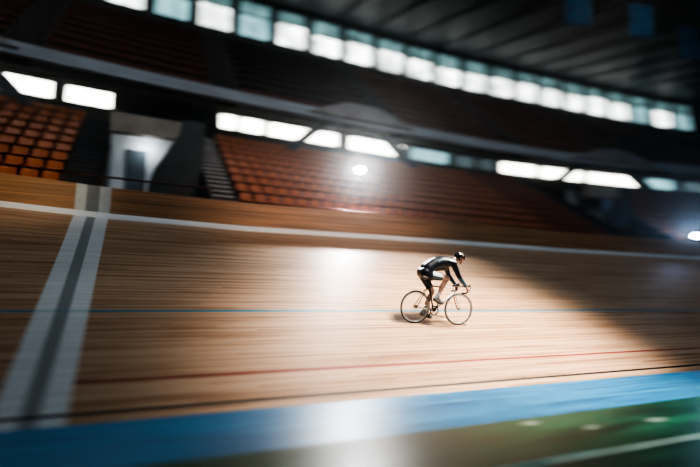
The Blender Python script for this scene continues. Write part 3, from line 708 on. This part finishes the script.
# drivetrain (right-hand side, facing the camera)
CH = -.044
PR, PL = Vector((.478, -.115, .440)), Vector((.362, .115, .130))
bm = bmesh.new(); T = Matrix.Translation(BB+Vector((0, CH, 0))) @ Matrix.Rotation(pi/2, 4, 'X')
n = 48; ri = .078
rings = [[bm.verts.new(T @ Vector(((r+(.0035 if (j % 2 and r > .09) else 0))*cos(2*pi*j/n), (r+(.0035 if (j % 2 and r > .09) else 0))*sin(2*pi*j/n), z))) for j in range(n)] for r, z in ((ri, -.002), (.096, -.002), (.096, .002), (ri, .002))]
for i in range(4):
    A_, B_ = rings[i], rings[(i+1) % 4]
    for j in range(n): bm.faces.new((A_[j], A_[(j+1) % n], B_[(j+1) % n], B_[j]))
for k_ in range(5):
    a = 2*pi*k_/5+.3; tube(bm, [T @ Vector((.01*cos(a), .01*sin(a), 0)), T @ Vector((.08*cos(a), .08*sin(a), 0))], [.010, .006], 6)
bmesh.ops.recalc_face_normals(bm, faces=bm.faces[:])
cr = obj('chainring', bm, 'blackmetal', bike)
for s, pd in ((-1, PR), (1, PL)):
    bm = bmesh.new(); e = Vector((pd.x, s*.068, pd.z)); tube(bm, [BB+Vector((0, s*.035, 0)), BB+Vector((0, s*.06, 0))], .015, 10); tube(bm, [BB+Vector((0, s*.06, 0)), e], [.0125, .009], 8); ca = obj('crank_arm', bm, 'blackmetal', bike)
    bm = bmesh.new(); tube(bm, [e, e+Vector((0, s*.085, 0))], .006, 8); box(bm, e+Vector((0, s*.047, 0)), (.085, .062, .014), Matrix.Rotation(.22 if s < 0 else .25, 3, 'Y'), 0, .003); obj('pedal', bm, 'blackmetal', ca)
bm = bmesh.new(); lathe(bm, [(.012, -.002), (.032, -.002), (.034, 0), (.032, .002), (.012, .002)], 16, Matrix.Translation(RA+Vector((0, CH, 0))) @ Matrix.Rotation(pi/2, 4, 'X')); obj('sprocket', bm, 'chrome', bike)
bm = bmesh.new(); pts = []; d = (BB-RA); phi = atan2(d.z, d.x)
for k_ in range(13): a = phi+pi/2-.02 - pi*k_/12; pts.append(BB+Vector((.098*cos(a), CH, .098*sin(a))))
for k_ in range(9): a = phi-pi/2 - pi*k_/8; pts.append(RA+Vector((.034*cos(a), CH, .034*sin(a))))
tube(bm, pts, .0042, 6, closed=True); obj('chain', bm, 'chrome', bike)
# ------------------------------------------------------------------ rider: one continuous remeshed body, clothing shells cut from it
V = lambda *a: Vector(a)
segs = []      # (region, p, q, rp, rq)
def seg(reg, p, q, rp, rq): segs.append((reg, Vector(p), Vector(q), rp, rq))
HIP = {-1: V(.155, -.085, 1.015), 1: V(.145, .085, 1.005)}
KNEE = {-1: V(.620, -.095, .968), 1: V(.408, .095, .645)}
ANK = {-1: V(.425, -.108, .575), 1: V(.270, .108, .245)}
HEEL = {-1: V(.365, -.108, .535), 1: V(.215, .108, .195)}
BALL = {-1: V(.490, -.112, .480), 1: V(.368, .112, .165)}
TOE = {-1: V(.560, -.110, .462), 1: V(.440, .110, .140)}
SHO = {-1: V(.685, -.172, 1.290), 1: V(.685, .172, 1.290)}
ELB = {-1: V(.825, -.222, 1.012), 1: V(.835, .222, 1.012)}
WRI = {-1: V(1.020, -.212, .822), 1: V(1.020, .212, .822)}
# torso: rounded back
spine = [V(.145, 0, 1.025), V(.200, 0, 1.145), V(.315, 0, 1.235), V(.460, 0, 1.283), V(.595, 0, 1.302), V(.690, 0, 1.318)]
for a, b_, ra, rb, wa, wb in ((0, 1, .112, .112, .065, .055), (1, 2, .112, .105, .055, .050), (2, 3, .105, .112, .050, .062), (3, 4, .112, .110, .062, .072), (4, 5, .110, .080, .072, .085)):
    for s in (-1, 1): seg('torso', spine[a]+V(0, s*wa, 0), spine[b_]+V(0, s*wb, 0), ra, rb)
seg('torso', V(.35, 0, 1.175), V(.595, 0, 1.218), .085, .095)      # belly and chest
seg('pelvis', V(.115, -.065, 1.033), V(.115, .065, 1.033), .108, .108)
seg('neck', V(.710, 0, 1.338), V(.855, 0, 1.372), .068, .056)
for s in (-1, 1):
    seg('pelvis', V(.13, s*.075, 1.048), HIP[s], .108, .098)
    seg('thigh', HIP[s], lerp(HIP[s], KNEE[s], .45), .097, .083); seg('thigh', lerp(HIP[s], KNEE[s], .45), KNEE[s], .083, .056)
    seg('thigh', lerp(HIP[s], KNEE[s], .25)+V(0, 0, .018), lerp(HIP[s], KNEE[s], .75)+V(0, 0, .012), .080, .062)
    d = (ANK[s]-KNEE[s]); back = V(-abs(d.z), 0, d.x).normalized()*(1 if s < 0 else 1)
    back = V(d.z, 0, -d.x).normalized(); back = back if back.x < 0 else -back
    seg('shin', KNEE[s], lerp(KNEE[s], ANK[s], .35), .054, .046); seg('shin', lerp(KNEE[s], ANK[s], .35), ANK[s], .046, .034)
    seg('shin', lerp(KNEE[s], ANK[s], .18)+back*.020, lerp(KNEE[s], ANK[s], .45)+back*.022, .044, .043); seg('shin', lerp(KNEE[s], ANK[s], .45)+back*.022, lerp(KNEE[s], ANK[s], .8)+back*.004, .043, .031)
    seg('foot', ANK[s], HEEL[s], .036, .030); seg('foot', ANK[s], BALL[s], .036, .034); seg('foot', HEEL[s], BALL[s], .030, .033); seg('foot', BALL[s], TOE[s], .035, .023)
    seg('torso', V(.595, s*.09, 1.298), SHO[s], .085, .066); seg('arm', SHO[s], lerp(SHO[s], ELB[s], .5), .064, .052); seg('arm', lerp(SHO[s], ELB[s], .5), ELB[s], .052, .041)
    seg('arm', ELB[s], lerp(ELB[s], WRI[s], .3), .042, .042); seg('arm', lerp(ELB[s], WRI[s], .3), WRI[s], .042, .027)
# hands closed on the drops
GRIP = BAR+V(.100, 0, -.075)
for s in (-1, 1):
    c = GRIP+V(0, s*HW, 0); t = V(.10, 0, -1).normalized(); a_ = V(1, 0, .10).normalized(); b_ = V(0, -s, 0)   # t down the bar, a_ ahead, b_ to the inside
    for k_ in range(4):
        f = c+t*(-.030+.021*k_); L_ = (.92, 1.0, .97, .84)[k_]
        kn = f-a_*.012-b_*.040; p1 = f+a_*.027*L_-b_*.024; p2 = f+a_*.024*L_+b_*.016; p3 = f-a_*.004+b_*.028*L_
        seg('hand', WRI[s], kn-a_*.012, .022, .014); seg('hand', kn, p1, .0105, .0088); seg('hand', p1, p2, .0088, .0082); seg('hand', p2, p3, .0082, .0070)
    seg('hand', WRI[s], c-t*.02-a_*.026-b_*.028, .026, .020); seg('hand', c-t*.025-a_*.028-b_*.028, c+t*.022-a_*.022-b_*.032, .020, .016)
    th0 = lerp(WRI[s], c, .55)+b_*.004; th1 = c-t*.050+a_*.004+b_*.024; th2 = c-t*.046+a_*.030+b_*.018
    seg('hand', th0, th1, .013, .0100); seg('hand', th1, th2, .0100, .0080)
# head, turned slightly to the camera and looking ahead
HC_ = V(.932, -.005, 1.402); HT = Matrix.Translation(HC_) @ Matrix.Rotation(radians(-8), 4, 'Z') @ Matrix.Rotation(radians(14), 4, 'Y')
h = lambda x, y, z: HT @ V(x, y, z)
seg('head', h(-.020, 0, .030), h(-.015, 0, .035), .088, .088); seg('head', h(.022, 0, .030), h(.028, 0, .020), .076, .074)
seg('head', h(.030, 0, -.03), h(.045, 0, -.075), .062, .038); seg('head', h(.052, -.012, -.092), h(.052, .012, -.092), .024, .024)
seg('head', h(-.03, 0, -.02), h(-.05, 0, -.06), .065, .058)
for s in (-1, 1):
    seg('head', h(.01, s*.045, -.035), h(.045, s*.022, -.085), .030, .022); seg('head', h(.078, s*.032, -.012), h(.055, s*.052, -.008), .018, .016)
    seg('head', h(.085, s*.018, .030), h(.075, s*.045, .028), .015, .013)
    seg('head', h(-.008, s*.082, .012), h(-.014, s*.088, -.012), .012, .010); seg('head', h(-.012, s*.087, .012), h(-.020, s*.092, .002), .009, .007)
seg('head', h(.093, 0, .022), h(.112, 0, -.022), .011, .0135); seg('head', h(.104, -.008, -.024), h(.104, .008, -.024), .010, .010)
seg('head', h(.088, -.014, -.052), h(.088, .014, -.052), .0085, .0085); seg('head', h(.086, -.012, -.065), h(.086, .012, -.065), .0085, .0085)
seg('neck', V(.79, 0, 1.357), h(-.045, 0, -.045), .058, .060)

def capsule(bm, p, q, rp, rq):
    d = q-p; L_ = d.length; ax = d.normalized() if L_ > 1e-6 else V(0, 0, 1)
    x = ax.orthogonal().normalized(); y = ax.cross(x); n = 16; m_ = 5
    sl = (rp-rq)/L_ if L_ > abs(rp-rq)+1e-6 else 0; th = math.asin(max(-.95, min(.95, sl)))
    rows = []
    for i in range(m_+1):
        a = -pi/2+(th+pi/2)*i/m_; rows.append((p+ax*rp*sin(a), rp*cos(a)))
    for i in range(m_+1):
        a = th+(pi/2-th)*i/m_; rows.append((q+ax*rq*sin(a), rq*cos(a)))
    R_ = []
    for c, r in rows[1:-1]: R_.append([bm.verts.new(c+(x*cos(2*pi*j/n)+y*sin(2*pi*j/n))*r) for j in range(n)])
    v0, v1 = bm.verts.new(rows[0][0]), bm.verts.new(rows[-1][0])
    for A_, B_ in zip(R_, R_[1:]):
        for j in range(n): bm.faces.new((A_[j], A_[(j+1) % n], B_[(j+1) % n], B_[j]))
    for j in range(n): bm.faces.new((v0, R_[0][(j+1) % n], R_[0][j])); bm.faces.new((v1, R_[-1][j], R_[-1][(j+1) % n]))
bm = bmesh.new()
for r_, p, q, rp, rq in segs: capsule(bm, p, q, rp, rq)
me = bpy.data.meshes.new('body_raw'); bm.to_mesh(me); bm.free()
tmp = bpy.data.objects.new('body_raw', me); LINK(tmp)
md = tmp.modifiers.new('r', 'REMESH'); md.mode = 'VOXEL'; md.voxel_size = .0048; md.use_smooth_shade = True
md = tmp.modifiers.new('s', 'SMOOTH'); md.factor = .5; md.iterations = 5
dg = bpy.context.evaluated_depsgraph_get(); dg.update()
body_me = bpy.data.meshes.new_from_object(tmp.evaluated_get(dg)); bpy.data.objects.remove(tmp)
body_me.name = 'body'
rider = bpy.data.objects.new('cyclist', None); LINK(rider); rider.matrix_world = MB; rider.empty_display_size = .2
tag(rider, 'cyclist in dark jersey and black helmet crouched low over the handlebar drops', 'person')
# extra smoothing away from hands and face; classify every vertex by its nearest bone
import numpy as np
nv = len(body_me.vertices); co_ = np.empty(nv*3); body_me.vertices.foreach_get('co', co_); co_ = co_.reshape(-1, 3)
best = np.full(nv, 1e9); reg = np.zeros(nv, int); names = ['torso', 'pelvis', 'neck', 'thigh', 'shin', 'foot', 'arm', 'hand', 'head']
tpar = np.zeros(nv)
for r_, p, q, rp, rq in segs:
    p_, d_ = np.array(p), np.array(q-p); L2 = max(1e-9, d_@d_); t = np.clip(((co_-p_)@d_)/L2, 0, 1)
    dist = np.linalg.norm(co_-(p_+t[:, None]*d_), axis=1)-(rp+(rq-rp)*t)
    k_ = dist < best-1e-5; best[k_] = dist[k_]; reg[k_] = names.index(r_)
ed = np.empty(len(body_me.edges)*2, int); body_me.edges.foreach_get('vertices', ed); ed = ed.reshape(-1, 2)
keep = np.isin(reg, [names.index('hand'), names.index('head')])
deg = np.bincount(ed.ravel(), minlength=nv)[:, None]
for it in range(14):
    acc = np.zeros_like(co_); np.add.at(acc, ed[:, 0], co_[ed[:, 1]]); np.add.at(acc, ed[:, 1], co_[ed[:, 0]])
    avg = acc/np.maximum(deg, 1); co_ = np.where(keep[:, None], co_, co_+.5*(avg-co_))
body_me.vertices.foreach_set('co', co_.ravel()); body_me.update()
body_me.polygons.foreach_set('use_smooth', [True]*len(body_me.polygons))
body_me.materials.clear()
for k_ in ('skin', 'lips'): body_me.materials.append(M[k_])
HI = HT.inverted()
lipz = np.array([(HI @ Vector(c)) for c in co_[reg == 8]]) if (reg == 8).any() else None
idx8 = np.where(reg == 8)[0]; lipset = set(idx8[(abs(lipz[:, 2]+.0585) < .0115) & (lipz[:, 0] > .078) & (abs(lipz[:, 1]) < .024)].tolist())
for p in body_me.polygons:
    if all(v in lipset for v in p.vertices): p.material_index = 1
body = bpy.data.objects.new('body', body_me); LINK(body); body.parent = rider
nor = np.empty(nv*3); body_me.vertices.foreach_get('normal', nor); nor = nor.reshape(-1, 3)
faces = [tuple(p.vertices) for p in body_me.polygons]
def shell(name, sel, off, mats, matfn=None, label=None, parent=rider, smooth_off=None):
    """clothing: the selected part of the body surface lifted off it, with a turned-in hem"""
    fs = [f for f in faces if all(sel[v] for v in f)]
    used_ = sorted({v for f in fs for v in f}); mp = {v: i for i, v in enumerate(used_)}; k_ = len(used_)
    offs = np.full(nv, off) if smooth_off is None else smooth_off
    outer = co_[used_]+nor[used_]*offs[used_][:, None]; inner = co_[used_]-nor[used_]*.002
    cnt = {}
    for f in fs:
        for a, b_ in zip(f, f[1:]+f[:1]): cnt[(a, b_)] = 1
    hem = [(a, b_) for (a, b_) in cnt if (b_, a) not in cnt]
    F = [tuple(mp[v] for v in f) for f in fs]; mi = [matfn(co_[list(f)].mean(0), nor[list(f)].mean(0)) if matfn else 0 for f in fs]
    F += [(mp[b_], mp[a], mp[a]+k_, mp[b_]+k_) for a, b_ in hem]; mi += [0]*len(hem)
    m_ = bpy.data.meshes.new(name); m_.from_pydata(np.vstack([outer, inner]).tolist(), [], F)
    for q in mats: m_.materials.append(M[q])
    m_.polygons.foreach_set('material_index', mi); m_.polygons.foreach_set('use_smooth', [True]*len(F)); m_.update()
    # drop unused inner verts
    b2 = bmesh.new(); b2.from_mesh(m_); bmesh.ops.delete(b2, geom=[v for v in b2.verts if not v.link_faces], context='VERTS'); b2.to_mesh(m_); b2.free()
    o_ = bpy.data.objects.new(name, m_); LINK(o_); o_.parent = parent
    if label: o_['label'] = label
    return o_
N_ = {n_: (reg == i) for i, n_ in enumerate(names)}
x_, y_, z_ = co_[:, 0], co_[:, 1], co_[:, 2]
def along(p, q): d_ = np.array(q-p); return ((co_-np.array(p))@d_)/(d_@d_)
side = {-1: y_ < 0, 1: y_ >= 0}
waist = (x_-.19)*.78+(z_-1.145)*.62          # plane across the lower back
sl = np.zeros(nv, bool); short = np.zeros(nv, bool); socks = np.zeros(nv, bool)
for s in (-1, 1):
    sl |= N_['arm'] & side[s] & (along(ELB[s], WRI[s]) < .93)
    short |= N_['thigh'] & side[s] & (along(HIP[s], KNEE[s]) < .72)
    socks |= ((N_['shin'] & (along(KNEE[s], ANK[s]) > .78)) | (N_['foot'] & (along(HEEL[s], TOE[s]) > -9))) & side[s]
jersey = ((N_['torso'] | N_['pelvis']) & (waist > -.03)) | sl | (N_['neck'] & (x_ < .775))
shorts = ((N_['torso'] | N_['pelvis']) & (waist < .0)) | short
def jmat(c, n):
    x, y, z = c
    if x < .72 and abs(y) < .16:
        if n[2] > .80 and x < .60 and x > .2 and abs(y) > .055: return 0
        if n[2] > .35 and x < .36 and z > 1.20 and abs(y) < .07: return 2                     # pale lower back
        if -.15 < n[2] < .55 and .36 < x < .60: return 1                         # sheen side panel
    d_ = np.array(SHO[-1]); 
    if abs(y) > .165 and z > 1.262 and n[2] > .45: return 2                       # shoulder piping
    if abs(y) > .19 and z < .99: return 1                                        # teal forearm
    return 0
shell('jersey', jersey, .0065, ['navy', 'teal', 'jwhite'], jmat, 'dark navy jersey with teal and white panels')
def smat(c, n):
    t = (np.array(c)-np.array(HIP[-1]))@np.array(KNEE[-1]-HIP[-1])/.215
    if c[1] < -.02 and .20 < t < .74 and c[2] > .88: return 1 if n[2] > -.05 else (2 if n[2] > -.6 else 0)
    if c[1] < -.06 and abs((c[0]-.10)*.3+(c[2]-.965)) < .010 and .05 < c[0] < .14 and c[2] > .9: return 1
    return 0
shell('shorts', shorts, .0052, ['shorts', 'jwhite', 'teal'], smat, 'black cycling shorts with white and teal thigh panel')
for s in (-1, 1): shell('sock', socks & N_['shin'] & side[s], .0035, ['sock'], None, 'white sock')
for s in (-1, 1):
    ft = (N_['foot'] | (N_['shin'] & (along(KNEE[s], ANK[s]) > .95))) & side[s]
    so = shell('shoe', ft, .0075, ['shoe'], None, 'grey and white cycling shoe')
    up_ = ((TOE[s]-HEEL[s]).normalized()); dn = V(up_.z, 0, -up_.x); dn = dn if dn.z < 0 else -dn
    b2 = bmesh.new(); rows = []
    for t_, hw in ((-.13, .012), (-.08, .027), (.15, .031), (.45, .030), (.68, .040), (.90, .038), (1.08, .026), (1.15, .012)):
        c = HEEL[s]+(TOE[s]-HEEL[s])*t_; pr_ = dn*(.034+.006*sin(pi*max(0, min(1, t_)))-.006*max(0, t_-.75))
        rows.append([b2.verts.new(c+pr_+V(0, hw, 0)), b2.verts.new(c+pr_+V(0, -hw, 0)), b2.verts.new(c+pr_+dn*.011+V(0, -hw*.92, 0)), b2.verts.new(c+pr_+dn*.011+V(0, hw*.92, 0))])
    for A_, B_ in zip(rows, rows[1:]):
        for j in range(4): b2.faces.new((A_[j], A_[(j+1) % 4], B_[(j+1) % 4], B_[j]))
    b2.faces.new(rows[0]); b2.faces.new(rows[-1][::-1]); bmesh.ops.recalc_face_normals(b2, faces=b2.faces[:]); obj('shoe_sole', b2, 'sole', so)
# helmet: ridged shell with vents, strap
b2 = bmesh.new(); rows = []; na, nb = 40, 14
for i in range(nb+1):
    el = lerp(-.14, pi/2, i/nb); row = []
    for j in range(na):
        az = 2*pi*j/na; X_, Y_, Z_ = cos(el)*cos(az), cos(el)*sin(az), sin(el)
        rx = .128 if X_ < 0 else .112
        rid = 1+.055*max(0, Z_+.1)*(cos(Y_*15)) - .0
        zz = .030+Z_*.088*rid + (.012*(-X_) if X_ < 0 else 0) - (.02 if X_ < -.5 else 0)*(1-Z_)
        row.append(b2.verts.new(HT @ V(-.012+X_*rx*rid*1.02, Y_*.098*rid, zz)))
    rows.append(row)
for i in range(nb):
    for j in range(na):
        f = b2.faces.new((rows[i][j], rows[i][(j+1) % na], rows[i+1][(j+1) % na], rows[i+1][j])); f.smooth = True
        Yc = sum((HI @ v.co).y for v in f.verts)/4; Xc = sum((HI @ v.co).x for v in f.verts)/4
        f.material_index = 1 if (i >= 4 and cos(Yc/.098*15) > .86 and -.075 < Xc < .07) else 0
thicken(b2, .010)
hm = obj('helmet', b2, ['helmet', 'hsilver'], rider, label='black vented helmet with silver ribs')
b2 = bmesh.new()
for s in (-1, 1): tube(b2, [h(.0, s*.088, .02), h(.012, s*.086, -.03), h(.035, s*.062, -.085), h(.045, s*.02, -.116)], .0045, 6); tube(b2, [h(-.05, s*.082, .02), h(-.01, s*.088, -.03), h(.012, s*.084, -.045)], .004, 6)
tube(b2, [h(.045, -.021, -.116), h(.046, .021, -.116)], .0045, 6); obj('chin_strap', b2, 'btape', hm)
# hair at the nape, glasses, eyes
hs = N_['head'] & np.array([(lambda q: q.x < -.012 and q.z < .045 and q.z > -.062)(HI @ Vector(c)) for c in co_]) & (np.abs(np.array([(HI @ Vector(c)).y for c in co_])) < .084)
shell('hair', hs, .006, ['hair'], None, 'short dark hair below the helmet')
b2 = bmesh.new(); rows = []
for i in range(15):
    a = lerp(-1.12, 1.12, i/14); r_ = .098; zz = .004+.0*abs(a)
    hh = .021*(1-.28*abs(a)/1.12) if abs(a) > .10 else .013
    rows.append([b2.verts.new(h(.006+r_*cos(a)*1.05, .082*sin(a), zz+.010+hh*k_)) for k_ in (-1, -.4, .4, 1)])
for A_, B_ in zip(rows, rows[1:]):
    for j in range(3): b2.faces.new((A_[j], A_[j+1], B_[j+1], B_[j])).smooth = True
thicken(b2, .003); gl = obj('sunglasses', b2, 'lens', rider, label='dark wraparound sunglasses')
b2 = bmesh.new()
for s in (-1, 1): tube(b2, [h(.045, s*.078, .018), h(.0, s*.094, .018), h(-.03, s*.090, .014)], .003, 6)
obj('temple', b2, 'btape', gl)
for s in (-1, 1):
    b2 = bmesh.new(); c = h(.082, s*.031, .010); bmesh.ops.create_uvsphere(b2, u_segments=16, v_segments=10, radius=.0125, matrix=Matrix.Translation(c))
    fw = (HT.to_3x3() @ V(1, 0, 0))
    for f in b2.faces: f.smooth = True; f.material_index = 1 if (f.calc_center_median()-c).normalized().dot(fw) > .86 else 0
    obj('eye', b2, ['eye', 'iris'], rider)
# ------------------------------------------------------------------ world, camera
w = bpy.data.worlds.new('hall_air'); sc.world = w; w.use_nodes = True
bg = w.node_tree.nodes['Background']; bg.inputs[0].default_value = (.55, .75, 1.0, 1); bg.inputs[1].default_value = .015
vs_ = w.node_tree.nodes.new('ShaderNodeVolumeScatter'); vs_.inputs['Density'].default_value = .0021; vs_.inputs['Anisotropy'].default_value = .88     # thin haze added to give the lit lamps a halo
w.node_tree.links.new(vs_.outputs[0], w.node_tree.nodes['World Output'].inputs['Volume'])
cam = bpy.data.cameras.new('camera'); co = bpy.data.objects.new('camera', cam); LINK(co)
co.location = (0, 0, HC); co.rotation_euler = (radians(90+8.94), 0, radians(-24.88)); cam.lens = 480/700*36; cam.sensor_width = 36; cam.clip_end = 200
sc.camera = co
cam.dof.use_dof = True; cam.dof.focus_distance = 9.95; cam.dof.aperture_fstop = .15; cam.dof.aperture_ratio = .4
sc.view_settings.view_transform = 'AgX'; sc.view_settings.look = 'AgX - Very High Contrast'; sc.view_settings.exposure = 0.12
